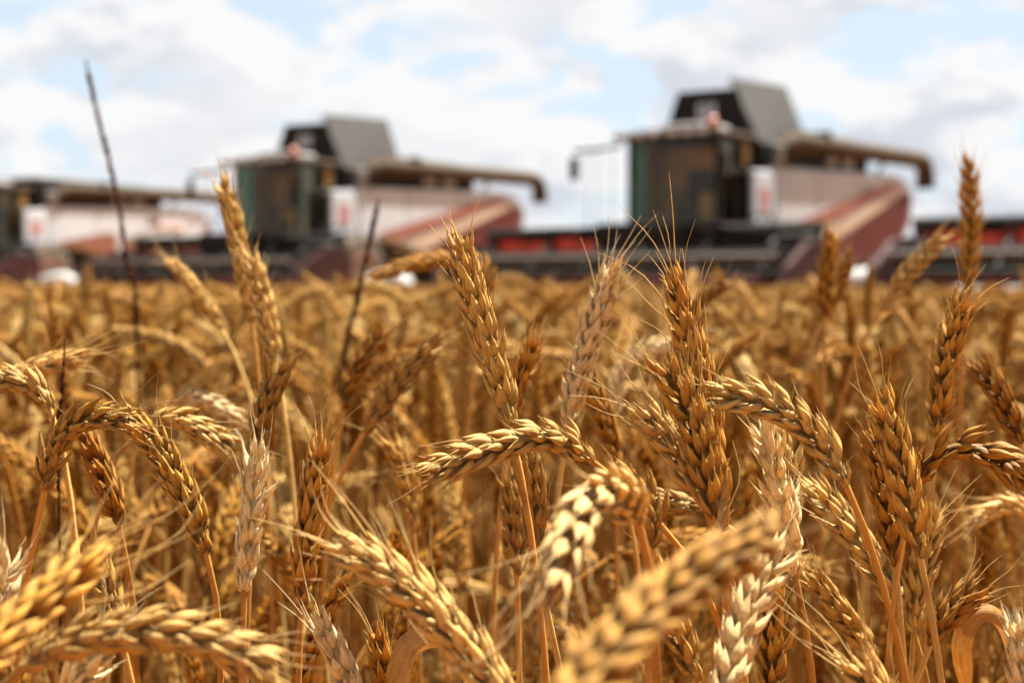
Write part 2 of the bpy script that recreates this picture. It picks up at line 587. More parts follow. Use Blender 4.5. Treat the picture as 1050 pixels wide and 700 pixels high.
    bc = MB().lathe([(0, 0.10), (0.02, 0.11), (0.14, 0.105), (0.20, 0.07), (0.22, 0.02)], (0.84, -0.70, 3.575), 'z', 16)
    bc.build('beacon', M_beacon, rf, True)
    MB().box(0.96, 1.02, 0.2, 0.5, 2.95, 3.38, 0.01).build('warning_label', M_yellow, cab)
    # mirror arms and access rails
    for sx in (-1, 1):
        ln = mirror_out if sx < 0 else 1.25
        mr = MB().tube([(sx * 1.0, -0.85, 3.36), (sx * 1.3, -1.0, 3.30), (sx * ln, -1.1, 3.26)], 0.035, 6)
        mr.box(min(sx * (ln - .5), sx * ln), max(sx * (ln - .5), sx * ln), -1.14, -1.06, 3.24, 3.30)
        mr = mr.build('mirror_arm', M_dark, root)
        MB().box(sx * ln - 0.10, sx * ln + 0.10, -1.18, -1.10, 2.72, 3.15, 0.03).build('mirror', M_dark, mr)
    for x in (-1.15, -1.45, -1.7):
        MB().tube([(x, -0.9, 1.6), (x, -0.9, 3.25)], 0.012, 6).build('grab_rail', M_steel, root)
    pl = MB().box(0.95, 1.75, -0.85, 0.05, 1.60, 1.68, 0.02)
    for y in (-0.8, -0.4, 0.0):
        pl.tube([(1.7, y, 1.68), (1.7, y, 2.0)], 0.02, 6)
    pl.tube([(1.7, -0.82, 2.0), (1.7, 0.02, 2.0)], 0.02, 6)
    pl.build('platform', M_dark, root)
    ld = MB()
    for y in (-0.75, -0.3):
        ld.tube([(1.85, y, 0.45), (1.72, y, 1.65)], 0.025, 6)
    for k in range(4):
        z = 0.55 + k * 0.3
        ld.box(1.72, 1.86, -0.75, -0.3, z, z + 0.03)
    ld.build('ladder', M_dark, root)
    # grain tank with its folding lids
    tk = MB().prism([(-1.15, 2.95), (1.15, 2.95), (1.15, 3.42), (-1.15, 3.42)], 0.82, 3.6, 'y').build('grain_tank', M_black, root)
    if lids_open:
        def slab(a, b, c2, d, th, name, mat):
            a, b, c2, d = map(Vector, (a, b, c2, d))
            n = (b - a).cross(d - a).normalized() * th
            mb = MB().add([a, b, c2, d, a + n, b + n, c2 + n, d + n], [(0, 1, 2, 3), (7, 6, 5, 4), (0, 4, 5, 1), (1, 5, 6, 2), (2, 6, 7, 3), (3, 7, 4, 0)])
            return mb.build(name, mat, tk)
        fp = slab((-1.06, 0.80, 3.43), (0.98, 0.80, 3.43), (0.54, 0.92, 4.50), (-0.72, 0.92, 4.50), 0.03, 'front_lid', M_black)
        slab((1.06, 0.86, 3.43), (1.06, 3.25, 3.43), (0.40, 3.45, 4.82), (0.36, 0.95, 4.72), -0.03, 'side_lid', M_grey)
        slab((-1.06, 0.86, 3.43), (-1.06, 3.25, 3.43), (-0.70, 3.25, 4.40), (-0.74, 0.95, 4.40), 0.03, 'side_lid', M_grey)
        slab((-1.0, 3.3, 3.43), (1.0, 3.3, 3.43), (0.40, 3.2, 4.55), (-0.66, 3.2, 4.4), 0.03, 'rear_lid', M_black)
        e = MB()
        for x0, x1 in ((-0.24, -0.14), (-0.09, 0.0), (0.05, 0.15)):
            e.add([(x0, 0.775, 3.92), (x1, 0.775, 3.92), (x1 - 0.02, 0.812, 4.25), (x0 - 0.02, 0.812, 4.25)], [(0, 1, 2, 3)])
        e.add([(-0.24, 0.77, 4.0), (0.08, 0.77, 4.0), (0.08, 0.78, 4.08), (-0.24, 0.78, 4.08)], [(0, 1, 2, 3)])
        e.build('emblem', M_emblem_w, fp)
    else:
        MB().box(-1.1, 1.1, 0.84, 4.3, 3.425, 3.86, 0.08).build('lid', M_black, tk)
        MB().box(1.102, 1.12, 1.6, 2.3, 3.5, 3.76).build('lid_label', M_grey, tk)
    MB().box(1.16, 1.32, 1.0, 1.7, 2.98, 3.45, 0.05).build('filler_cover', M_rail, root)
    # engine deck
    dkk = MB().box(-1.0, 1.0, 3.62, 6.6, 3.05, 3.62, 0.06).build('engine_deck', M_dark, root)
    for y in (4.2, 5.1):
        MB().box(1.002, 1.02, y, y + 0.5, 3.22, 3.5).build('vent', M_steel, dkk)
    MB().box(0.55, 1.15, 2.3 if lids_open else 4.32, 5.7, 3.55, 3.83, 0.05).build('deck_cover', M_tan, dkk)
    MB().tube([(-0.4, 4.6, 3.6), (-0.4, 4.6, 3.95)], 0.07, 10).build('exhaust', M_dark, dkk)
    # unloading auger, folded back along the flank
    u = MB().tube([(1.18, 1.5, 3.05), (1.2, 1.62, 3.42), (1.22, 1.9, 3.52), (1.22, 9.1, 3.66), (1.22, 9.55, 3.6), (1.22, 9.68, 3.4), (1.22, 9.70, 3.0)], [0.2, 0.2, 0.2, 0.2, 0.21, 0.21, 0.23], 14)
    u = u.build('unloading_auger', M_tan, root, True)
    MB().box(1.05, 1.40, 3.4, 3.5, 3.3, 3.85, 0.01).build('auger_clamp', M_dark, u)
    MB().tube([(1.0, 6.9, 3.12), (1.2, 7.0, 3.45)], 0.05, 6).build('auger_rest', M_steel, u)
    # seams and louvres on the flank
    for y in (3.05, 5.2):
        MB().box(1.2855, 1.2862, y, y + 0.03, 2.25, 3.0).build('panel_gap', M_black, root)
    lv = MB()
    for k in range(6):
        lv.box(1.2855, 1.292, 5.5, 6.1, 2.55 + k * 0.06, 2.58 + k * 0.06)
    lv.build('louvre', M_rail, root)
    # wheels
    for sx in (-1, 1):
        wc = (sx * 1.05, 0.75, 0.93)
        wd = MB().lathe([(-0.06 * sx, 0.5), (0.0, 0.86), (0.06 * sx, 0.93), (0.6 * sx, 0.93), (0.66 * sx, 0.86), (0.68 * sx, 0.52)], wc, 'x', 36).build('wheel', M_tyre, root, False)
        tr = MB()
        for k in range(22):
            a = 2 * math.pi * k / 22
            y, z = wc[1] + 0.95 * math.cos(a), wc[2] + 0.95 * math.sin(a)
            if z < 0.0:
                continue
            tr.tube([(wc[0] + sx * 0.05, y, z), (wc[0] + sx * 0.6, wc[1] + 0.95 * math.cos(a + .18), wc[2] + 0.95 * math.sin(a + .18))], 0.03, 5)
        tr.build('tread', M_tyre, wd)
        MB().lathe([(0.50 * sx, 0.1), (0.55 * sx, 0.44), (0.69 * sx, 0.50), (0.70 * sx, 0.47), (0.60 * sx, 0.15), (0.66 * sx, 0.13), (0.66 * sx, 0.02)], wc, 'x', 28).build('rim', M_red, wd, False)
        rc = (sx * 0.98, 6.3, 0.65)
        wr = MB().lathe([(0, 0.35), (0.03 * sx, 0.60), (0.08 * sx, 0.65), (0.38 * sx, 0.65), (0.43 * sx, 0.60), (0.45 * sx, 0.36)], rc, 'x', 30).build('wheel', M_tyre, root)
        MB().lathe([(0.3 * sx, 0.08), (0.36 * sx, 0.30), (0.46 * sx, 0.35), (0.47 * sx, 0.32), (0.40 * sx, 0.10), (0.45 * sx, 0.02)], rc, 'x', 24).build('rim', M_red, wr)
    MB().box(-0.9, 0.9, 6.15, 6.45, 0.55, 0.95, 0.03).build('rear_axle', M_dark, root)
    MB().prism([(-1.75, 0.55), (-1.75, 1.25), (0.2, 1.75), (0.2, 1.1)], -0.75, 0.75).build('feeder_house', M_dark, root)
    # header with reel
    h = MB().prism([(-1.70, 0.45), (-1.70, 1.62), (-1.78, 1.62), (-1.80, 0.60), (-2.3, 0.38), (-3.25, 0.30), (-3.25, 0.26), (-2.2, 0.3)], -HW, HW).build('header', M_dark, root)
    MB().tube([(-HW, -1.74, 1.70), (HW, -1.74, 1.70)], 0.11, 10).build('top_beam', M_black, h)
    for x0, wd_, z0, z1 in ((0.10, 0.74, 1.27, 1.58), (0.90, 0.44, 1.24, 1.54), (1.40, 0.68, 1.26, 1.60), (2.12, 0.36, 1.30, 1.54), (2.52, 0.60, 1.24, 1.59)):
        x0 -= HW
        MB().box(x0, x0 + wd_, -1.83, -1.785, z0, z1).build('red_back_panel', strip or M_orangered, h)
    MB().box(-HW, HW, -1.86, -1.83, 0.52, 0.80).build('lower_back_panel', M_maroon, h)
    for k, x in enumerate((-0.93, -0.55, -0.22, 0.05, 0.42, 0.8)):
        x = x * HW
        sp = MB().box(x - 0.04, x + 0.04, -1.95, -1.835, 0.9, 1.66, 0.01)
        sp.tube([(x, -1.9, 1.5), (x, -2.3, 1.28), (x, -2.75, 0.97)], 0.035, 6)
        sp.build('reel_arm', M_dark, h)
    gb = MB().box(HW - 0.55, HW - 0.02, -2.3, -1.835, 1.0, 1.62, 0.06)
    gb.lathe([(0, 0.02), (0, 0.26), (0.05, 0.28), (0.10, 0.26), (0.10, 0.05)], (HW - 0.72, -2.1, 1.25), 'x', 20)
    gb.build('gearbox', M_dark, h)
    MB().box(-0.9, 0.9, -1.9, -1.835, 0.9, 1.86, 0.04).build('feeder_mount', M_dark, h)
    for q in range(3):
        MB().tube([(0.6 + q * 0.12, -1.7, 1.9 - q * .05), (1.2, -1.95, 1.95 - q * .08), (2.1, -1.95, 1.6 + q * .05), (HW - 0.4, -2.0, 1.6)], 0.022, 6).build('hydraulic_hose', M_black, h)
    ag = MB().tube([(-HW + .05, -2.35, 0.72), (HW - .05, -2.35, 0.72)], 0.22, 14)
    ag.build('intake_auger', M_maroon, h, True)
    rl = MB().tube([(-HW + .1, -2.75, 0.95), (HW - .1, -2.75, 0.95)], 0.06, 8).build('reel', M_dark, h)
    for k in range(6):
        a = k * math.pi / 3 + 0.1
        y, z = -2.75 + 0.40 * math.cos(a), 0.95 + 0.40 * math.sin(a)
        b = MB().tube([(-HW + .12, y, z), (HW - .12, y, z)], 0.028, 6)
        for q in range(35):
            x = -HW + 0.2 + q * 0.19
            b.tube([(x, y, z), (x, y + 0.04, z - 0.22)], 0.008, 4)
        b.build('reel_bat', M_dark, h)
    for x in [-HW + .14, -2.2, -1.1, 0, 1.1, 2.2, HW - .14]:
        sp = MB()
        for k in range(6):
            a = k * math.pi / 3 + 0.1
            sp.tube([(x, -2.75, 0.95), (x, -2.75 + 0.40 * math.cos(a), 0.95 + 0.40 * math.sin(a))], 0.025, 5)
        sp.build('reel_spider', M_dark, h)
    MB().tube([(-HW + .1, -3.28, 1.20), (HW - 0.1, -3.28, 1.20)], 0.055, 8).build('front_rail', M_rail, h)
    for sx in (-1, 1):
        a, b = sorted((sx * HW, sx * (HW + 0.12)))
        MB().prism([(-1.6, 0.4), (-1.6, 1.52), (-2.5, 1.45), (-3.3, 1.05), (-3.7, 0.45), (-3.3, 0.28)], a, b).build('end_plate', M_darkmaroon, h)
    xa, xb = div_x, div_x + 0.95
    xs = [xa + (xb - xa) * u for u in (0, .04, .18, .4, .62, .82, .96, 1)]
    MB().tube([(x, -2.95 - .1 * math.sin(k), 0.74 + .03 * math.sin(k * 2.0)) for k, x in enumerate(xs)], [0.05, 0.16, 0.25, 0.29, 0.28, 0.24, 0.15, 0.04], 12).build('crop_divider', M_divider, h, True)
    MB().box(HW + 0.125, div_x - 0.003, -2.9, -2.7, 0.5, 0.72, 0.02).build('divider_arm', M_darkmaroon, h)
    if white_marks:
        for x0 in (-2.25, -1.55):
            MB().box(x0, x0 + 0.42, -3.42, -3.35, 0.56, 0.76, 0.03).build('white_guard', M_clean_white, h)
    return root


M_cream_pink = paint('faded_pink_lettering', (0.50, 0.36, 0.33), 0.5, dust=0.3)
M_maroon_pink = paint('dusty_maroon_hood', (0.16, 0.048, 0.036), 0.5, dust=0.3)


def copy_tree(o, parent=None):
    c = o.copy()
    COL.objects.link(c)
    c.parent = parent
    for ch in list(o.children):
        copy_tree(ch, c)
    return c


TH = R(-35)
GRP = 'combine harvesters lined up at the edge of the wheat'
com = make_combine('stripe', True)
com.location = (3.35, 27, 0)
com.rotation_euler.z = TH
tag(com, 'largest combine harvester, tank lids raised, orange beacon, its whole cab clear against the sky', 'combine harvester', GRP)
c2 = make_combine('stripe', True, 4.6, False, M_dullred, 1.85, 3.0)
c2.location = (-5.25, 33, 0)
c2.rotation_euler.z = R(-31)
tag(c2, 'middle combine harvester with raised tank lids, between the dark weed spikes', 'combine harvester', GRP)
c3 = make_combine('block', False, 5.0, False, M_dullred)
c3.location = (-15.4, 42, 0)
c3.rotation_euler.z = R(-26)
tag(c3, 'leftmost combine harvester with closed tank lid and blocky red lower side panels', 'combine harvester', GRP)
c4 = make_combine('stripe', True, 4.15, True, None, 1.25)
c4.location = (10.0, 21.5, 0)
c4.rotation_euler.z = R(-35)
tag(c4, 'combine harvester cut off by the right edge, only its red striped header showing', 'combine harvester', GRP)

# ------------------------------------------------------------------ wheat
FLORET_T = np.array([0.0, 0.06, 0.16, 0.30, 0.44, 0.58, 0.72, 0.85, 0.94, 1.0])
FLORET_R = np.array([0.34, 0.66, 0.90, 1.0, 0.94, 0.78, 0.54, 0.29, 0.13, 0.02])


def smooth_path(pts, n):
    """Catmull-Rom through pts, resampled to n points evenly along its length"""
    P = [np.array(p, float) for p in pts]
    if len(P) == 2:
        dense = np.array([P[0] + (P[1] - P[0]) * k / 60 for k in range(61)])
    else:
        Q = [2 * P[0] - P[1]] + P + [2 * P[-1] - P[-2]]
        dense = []
        for i in range(1, len(Q) - 2):
            p0, p1, p2, p3 = Q[i - 1:i + 3]
            for k in range(24):
                u = k / 24
                dense.append(0.5 * ((2 * p1) + (-p0 + p2) * u + (2 * p0 - 5 * p1 + 4 * p2 - p3) * u * u + (-p0 + 3 * p1 - 3 * p2 + p3) * u ** 3))
        dense.append(P[-1])
        dense = np.array(dense)
    s = np.concatenate([[0], np.cumsum(np.linalg.norm(np.diff(dense, axis=0), axis=1))])
    q = np.linspace(0, s[-1], n)
    return np.stack([np.interp(q, s, dense[:, k]) for k in range(3)], 1), s[-1]


def frames(path, roll):
    T = np.gradient(path, axis=0)
    T /= np.linalg.norm(T, axis=1)[:, None]
    ref = np.array([0, -1.0, 0.15])
    a = ref - T[0] * ref.dot(T[0])
    if np.linalg.norm(a) < 1e-3:
        a = np.array([1.0, 0, 0])
    a /= np.linalg.norm(a)
    A = []
    for t in T:
        a = a - t * a.dot(t)
        a /= np.linalg.norm(a)
        A.append(a)
    A = np.array(A)
    B = np.cross(T, A)
    roll = np.broadcast_to(roll, (len(path),))[:, None]
    c, s = np.cos(roll), np.sin(roll)
    return T, A * c + B * s, -A * s + B * c


def np_mesh(name, V, Fq, t, ang, rnd, mat):
    me = bpy.data.meshes.new(name)
    me.vertices.add(len(V))
    me.vertices.foreach_set('co', V.astype(np.float32).ravel())
    nf = len(Fq)
    me.loops.add(nf * 4)
    me.loops.foreach_set('vertex_index', Fq.astype(np.int32).ravel())
    me.polygons.add(nf)
    me.polygons.foreach_set('loop_start', np.arange(nf, dtype=np.int32) * 4)
    me.polygons.foreach_set('use_smooth', np.ones(nf, dtype=bool))
    me.update(calc_edges=True)
    for nm, arr in (('t', t), ('ang', ang), ('rnd', rnd)):
        a = me.attributes.new(nm, 'FLOAT', 'POINT')
        a.data.foreach_set('value', np.asarray(arr, np.float32))
    me.materials.append(mat)
    return me


def tube_np(path, rad, seg, roll=0.0, t0=0.0, t1=1.0):
    T, A, B = frames(path, roll)
    n = len(path)
    an = np.arange(seg) * 2 * np.pi / seg
    rad = np.broadcast_to(rad, (n,))
    V = path[:, None, :] + rad[:, None, None] * (A[:, None, :] * np.cos(an)[None, :, None] + B[:, None, :] * np.sin(an)[None, :, None])
    i, k = np.meshgrid(np.arange(n - 1), np.arange(seg), indexing='ij')
    k2 = (k + 1) % seg
    F = np.stack([i * seg + k, i * seg + k2, (i + 1) * seg + k2, (i + 1) * seg + k], -1).reshape(-1, 4)
    t = np.repeat(np.linspace(t0, t1, n), seg)
    return V.reshape(-1, 3), F, t, np.tile(np.arange(seg) / seg, n)


def ear_meshes(pts, rng, size=1.0, roll=None, twist=0.5, seg=8, loose=1.0, awn=0.5, awn_len=0.014, dense=1.0, lod=False):
    """ear along pts (base -> tip): florets in two rows up the rachis; returns the ear mesh and the beard mesh"""
    probe, L = smooth_path(pts, 8)
    step = 0.0040 * size / dense
    nn = max(8, int(L / step))
    path, L = smooth_path(pts, nn + 1)
    if roll is None:
        roll = rng.uniform(0, np.pi)
    tw = roll + np.linspace(0, twist, nn + 1) + 0.12 * np.sin(np.linspace(0, 5, nn + 1) + roll * 3)
    T, SA, TA = frames(path, tw)
    ft, fr = (FLORET_T, FLORET_R) if not lod else (FLORET_T[[0, 2, 4, 6, 7, 9]], FLORET_R[[0, 2, 4, 6, 7, 9]])
    sg = seg
    nr = len(ft)
    an = np.pi + np.arange(sg) * 2 * np.pi / sg       # seam on the inner side
    base, dirs, nor, ln, wd, awned = [], [], [], [], [], []
    for k in range(nn):
        s = 1 if k % 2 == 0 else -1
        u = k / nn
        env = min(1.0, 0.62 + u * 4.0) * (1.0 if u < 0.72 else 1.0 - (u - 0.72) * 1.15)
        p, t, S_, T_ = path[k], T[k], SA[k] * s, TA[k]
        q = size * env
        j = lambda a: rng.normal(0, a) * 1.6 * loose
        tipk = 1.0 if u < 0.9 else 0.45
        # two glumes, two lemmas and a middle floret
        for kind in range(5):
            if kind < 2:
                sd = -1 if kind == 0 else 1
                d = t + S_ * (0.13 + j(.05)) * tipk + T_ * sd * (0.24 + j(.05)) * tipk
                b = p + S_ * 0.0007 * q + T_ * sd * 0.0018 * q
                l, w = 0.0094, 0.0018
                n_ = S_ * 0.55 + T_ * sd * 0.85
            elif kind < 4:
                sd = -1 if kind == 2 else 1
                d = t + S_ * (0.29 + j(.06)) * tipk + T_ * sd * (0.15 + j(.06)) * tipk
                b = p + S_ * 0.0014 * q + T_ * sd * 0.0013 * q + t * 0.0018 * q
                l, w = 0.0116, 0.0019
                n_ = S_ * 0.9 + T_ * sd * 0.5
            else:
                d = t + S_ * (0.36 + j(.06)) * tipk + T_ * j(.08)
                b = p + S_ * 0.0020 * q + t * 0.0034 * q
                l, w = 0.0100, 0.0018
                n_ = S_
            d = d / np.linalg.norm(d)
            n_ = n_ - d * n_.dot(d)
            n_ /= np.linalg.norm(n_)
            base.append(b)
            dirs.append(d)
            nor.append(n_)
            ln.append(l * q * rng.uniform(.82, 1.2))
            wd.append(w * q * rng.uniform(.76, 1.1))
            awned.append((kind in (2, 3)) * (u ** 1.5 if u > .35 else 0.10))
    # the end floret
    base, dirs, nor = map(np.array, (base, dirs, nor))
    ln, wd = np.array(ln), np.array(wd)
    nf = len(base)
    bi = np.cross(dirs, nor)
    rnd = rng.uniform(0, 1, nf)
    tt = ft[None, :, None]
    rr = fr[None, :, None]
    ca, sa = np.cos(an)[None, None, :], np.sin(an)[None, None, :]
    # flattened cross-section with a keel outside, bowed along its length, tip turned a little out
    off_n = wd[:, None, None] * rr * (0.62 * ca + 0.28 * np.maximum(ca, 0) ** 5) + ln[:, None, None] * (0.10 * np.sin(np.pi * tt) + 0.09 * tt ** 5)
    off_b = wd[:, None, None] * rr * sa * 0.98
    along = ln[:, None, None] * (tt + 0 * ca)
    V = base[:, None, None, :] + dirs[:, None, None, :] * along[..., None] + nor[:, None, None, :] * off_n[..., None] + bi[:, None, None, :] * off_b[..., None]
    V = V.reshape(-1, 3)
    i, k = np.meshgrid(np.arange(nr - 1), np.arange(sg), indexing='ij')
    k2 = (k + 1) % sg
    Fq = np.stack([i * sg + k, i * sg + k2, (i + 1) * sg + k2, (i + 1) * sg + k], -1).reshape(-1, 4)
    F = (Fq[None] + (np.arange(nf) * nr * sg)[:, None, None]).reshape(-1, 4)
    t_a = np.broadcast_to(ft[None, :, None], (nf, nr, sg)).ravel()
    a_a = np.broadcast_to((np.arange(sg) / sg)[None, None, :], (nf, nr, sg)).ravel()
    r_a = np.broadcast_to(rnd[:, None, None], (nf, nr, sg)).ravel()
    # rachis
    rv, rf_, rt, ra = tube_np(path, np.linspace(0.0024, 0.0012, len(path)) * np.minimum(1, .45 + np.linspace(0, 1, len(path)) * 7) * size, 6)
    F = np.concatenate([F, rf_ + len(V)])
    V = np.concatenate([V, rv])
    t_a = np.concatenate([t_a, rt * 0 + .10])
    a_a = np.concatenate([a_a, ra])
    r_a = np.concatenate([r_a, rt * 0 + .4])
    me = np_mesh('ear', V, F, t_a, a_a, r_a, M_ear)
    # beard: an awn off the tip of some florets
    BV, BF, BT, BA, BR = [], [], [], [], []
    o = 0
    for q in range(nf):
        if rng.random() > awned[q] * 2.2 * awn:
            if lod or rng.random() > 0.72:
                continue
            al = rng.uniform(.0015, .0042)
        else:
            al = awn_len * rng.uniform(.35, 1.5)
        tip = base[q] + dirs[q] * ln[q] * 0.97 + nor[q] * ln[q] * 0.02
        b1 = dirs[q] + nor[q] * rng.normal(0.10, .12) + bi[q] * rng.normal(0, .14)
        b2 = b1 + nor[q] * rng.normal(0.05, .2) + bi[q] * rng.normal(0, .18)
        pp = np.array([tip - dirs[q] * ln[q] * .12, tip, tip + b1 * al * .5, tip + b1 * al * .5 + b2 * al * .5])
        pp, _ = smooth_path(pp, 6)
        v, f, t_, a_ = tube_np(pp, np.array([.00028, .00026, .0002, .00016, .00012, .00006]) * max(size, .9), 3)
        BV.append(v)
        BF.append(f + o)
        BT.append(t_)
        BA.append(a_)
        BR.append(np.full(len(v), rnd[q]))
        o += len(v)
    beard = None
    if BV:
        beard = np_mesh('beard', np.concatenate(BV), np.concatenate(BF), np.concatenate(BT), np.concatenate(BA), np.concatenate(BR), M_beard)
    return me, beard, L


def stem_mesh(pts, rng, r0=0.0019, r1=0.0011, seg=7, n=26):
    path, L = smooth_path(pts, n)
    k = np.linspace(0, 1, n)
    rad = r0 + (r1 - r0) * k
    for q in (0.30, 0.62):
        rad = rad * (1 + 0.35 * np.exp(-((k - q) / 0.018) ** 2))
    V, F, t, a = tube_np(path, rad, seg)
    return np_mesh('stem', V, F, t, a, np.full(len(V), rng.random()), M_stem)


def leaf_mesh(p0, d0, rng, length=0.14, width=0.007, droop=1.0):
    n = 22
    p = np.array(p0, float)
    d = np.array(d0, float)
    d /= np.linalg.norm(d)
    path = [p.copy()]
    curl = rng.normal(0, .25, 3) * 0.3
    for k in range(n - 1):
        d = d + np.array([0, 0, -0.16 * droop]) + curl * (0.4 + k / n)
        d /= np.linalg.norm(d)
        p = p + d * length / n
        path.append(p.copy())
    path = np.array(path)
    tw = rng.uniform(-3, 3) * np.linspace(0, 1, n) ** 1.3 + rng.uniform(0, 6)
    T, A, B = frames(path, tw)
    k = np.linspace(0, 1, n)
    w = width * np.minimum(1, 0.55 + k * 4) * (1 - k ** 2.2) + 0.0003
    ws = np.array([-1, -.5, 0, .5, 1])
    fold = rng.uniform(.2, .8)
    V = path[:, None] + w[:, None, None] * (A[:, None] * ws[None, :, None] + B[:, None] * (fold * (np.abs(ws) ** 1.4))[None, :, None])
    i, j = np.meshgrid(np.arange(n - 1), np.arange(4), indexing='ij')
    F = np.stack([i * 5 + j, i * 5 + j + 1, (i + 1) * 5 + j + 1, (i + 1) * 5 + j], -1).reshape(-1, 4)
    V = V.reshape(-1, 3)
    return np_mesh('leaf', V, F, np.repeat(k, 5), np.tile((ws + 1) / 2, n), np.full(len(V), rng.random()), M_leaf)


SHARP = 'wheat stalks in focus'
heroes = []


def hero(label, pts, Z, stem=None, size=1.0, tint=(1, 1, 1), seed=None, foot=(0, 0), reach=0.10, leaf=None, **kw):
    """one wheat stalk: pts are the ear's points in the photograph from its base to its tip, Z one depth or (base, tip)"""
    rng = np.random.default_rng(len(heroes) * 7 + 11 if seed is None else seed)
    if leaf is None:
        leaf = int(rng.random() < .25)
    own = tint[3] if len(tint) > 3 else (0.86 if tint[0] >= .99 else 0.95)
    tint = tuple(c * v for c, v in zip(tint, (lambda a, b: (a, a * b, a * b * b))(rng.uniform(.88, 1.14), rng.uniform(.97, 1.08))))
    z0, z1 = Z if isinstance(Z, tuple) else (Z, Z)
    n = len(pts)
    P = [at(x, y, z0 + (z1 - z0) * (i / (n - 1))) for i, (x, y) in enumerate(pts)]
    ear, beard, L = ear_meshes([tuple(p) for p in P], rng, size=size, seg=kw.pop('seg', 10), **kw)
    base = P[0]
    # start direction of the ear
    sp, _ = smooth_path([tuple(p) for p in P], 12)
    t0 = Vector(sp[1] - sp[0]).normalized()
    if stem:
        spts = [at(x, y, z) for x, y, z in stem]       # from below the ear downwards
        last = spts[-1]
        d = (spts[-1] - (spts[-2] if len(spts) > 1 else base)).normalized()
        fx, fy = last.x + d.x * 0.12 + foot[0], last.y + d.y * 0.12 + foot[1]
        q0, q1 = Vector((fx, fy, 0)), last + d * 0.14
        up = [q0 * (1 - u) ** 2 + q1 * 2 * u * (1 - u) + last * u * u for u in (0, .2, .4, .58, .74, .87)] + spts[::-1] + [base + t0 * 0.002]
    else:
        fx, fy = base.x - t0.x * reach * 0.9 + foot[0], base.y - t0.y * reach * 0.9 + foot[1]
        P0, P1, P2, P3 = Vector((fx, fy, 0)), Vector((fx, fy, base.z * 0.62)), base - t0 * reach, base
        up = []
        for k in range(13):
            u = k / 12
            up.append(P0 * (1 - u) ** 3 + P1 * 3 * u * (1 - u) ** 2 + P2 * 3 * u * u * (1 - u) + P3 * u ** 3)
        up.append(base + t0 * 0.002)
    ro = Vector((up[0].x, up[0].y, 0))
    root = empty('wheat_stalk', ro)
    me = stem_mesh([tuple(p) for p in up], rng, 0.0018 * size ** .5, 0.00125 * size ** .5, n=40)
    parts = [('stem', me, root), ('ear', ear, root)]
    off = np.array(ro)

    def local(m):
        co = np.empty(len(m.vertices) * 3, np.float32)
        m.vertices.foreach_get('co', co)
        co = (co.reshape(-1, 3) - off).astype(np.float32)
        m.vertices.foreach_set('co', co.ravel())
        m.update()
    for nm, m, par in parts:
        local(m)
        o = link(nm, m, root)
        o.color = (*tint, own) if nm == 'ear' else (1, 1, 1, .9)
        if nm == 'ear':
            eo = o
    if beard:
        local(beard)
        link('beard', beard, eo).color = (*tint, own)
    for k in range(leaf):
        q = up[3 + k * 2]
        lm = leaf_mesh(tuple(q), (rng.normal(), rng.normal(), 1.2), rng, rng.uniform(.08, .14), rng.uniform(.0022, .004))
        local(lm)
        link('leaf', lm, root)
    tag(root, label, 'wheat stalk')
    heroes.append(root)
    print('HERO %-70s len %.1f cm' % (label[:70], L * 100))
    return root


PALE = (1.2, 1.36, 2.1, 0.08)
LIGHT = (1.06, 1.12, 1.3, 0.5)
DARK = (0.72, 0.64, 0.55)  # browner straw; also puts shade into the colour of backlit and shaded ears
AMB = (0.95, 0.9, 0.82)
# --- the sharp ears
hero('sharp upright golden ear leaning slightly left, tip against the harvester header beside an arching ear', [(524, 440), (510, 385), (488, 310), (470, 246)], .53, size=.98, roll=.3, awn_len=.009)
hero('tallest sharp bearded ear, long awns spread at its tip under the large harvester cab', [(738, 545), (730, 470), (715, 380), (690, 287)], .52, size=1.08, roll=.15, awn_len=.022, awn=.9)
hero('sharp bearded ear leaning left across the lower front of the tallest ear', [(736, 540), (722, 470), (702, 415), (677, 374)], .49, size=1.0, roll=.9, awn_len=.02, awn=.9, reach=.06)
hero('small bearded ear leaning left, lowest of three beside the tallest sharp ear', [(722, 515), (705, 480), (683, 448), (660, 422)], .50, size=.92, roll=1.4, awn_len=.02, awn=.9, tint=LIGHT, reach=.07)
hero('pale bleached upright ear with spiky tip, standing between two golden upright ears', [(582, 440), (592, 390), (610, 330), (628, 274)], .62, size=.95, tint=PALE, roll=.5, awn_len=.018, awn=.8)
hero('brownish slightly blurred ear just behind the base of the pale upright ear', [(634, 478), (622, 435), (607, 400), (596, 372)], .70, size=.95, tint=AMB)
hero('ear close behind the sharp left-leaning upright ear, half as tall, tip to the right', [(523, 440), (528, 410), (538, 375), (547, 348)], .66, size=.95, tint=AMB)
hero('sharp arched ear bending over to the left, tip pale and pointed, at the picture centre', [(608, 474), (585, 456), (553, 448), (510, 458), (470, 473), (442, 483)], (.53, .50), size=1.0, roll=1.2, stem=[(632, 490, .535), (665, 525, .545), (700, 565, .56), (725, 610, .575)], awn_len=.012)
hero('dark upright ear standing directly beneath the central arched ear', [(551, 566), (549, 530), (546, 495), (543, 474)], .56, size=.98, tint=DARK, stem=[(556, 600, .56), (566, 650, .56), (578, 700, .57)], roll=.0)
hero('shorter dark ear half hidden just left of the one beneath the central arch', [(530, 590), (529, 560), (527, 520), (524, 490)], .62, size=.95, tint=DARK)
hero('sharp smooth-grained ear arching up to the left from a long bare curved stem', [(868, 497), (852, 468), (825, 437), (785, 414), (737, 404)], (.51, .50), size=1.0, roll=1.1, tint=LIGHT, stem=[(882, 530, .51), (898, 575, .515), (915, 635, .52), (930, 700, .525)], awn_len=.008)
hero('fat upright golden ear with one curved loose awn, in front of a darker twin', [(944, 572), (932, 520), (918, 460), (906, 414)], .51, size=1.05, roll=1.35, awn_len=.016)
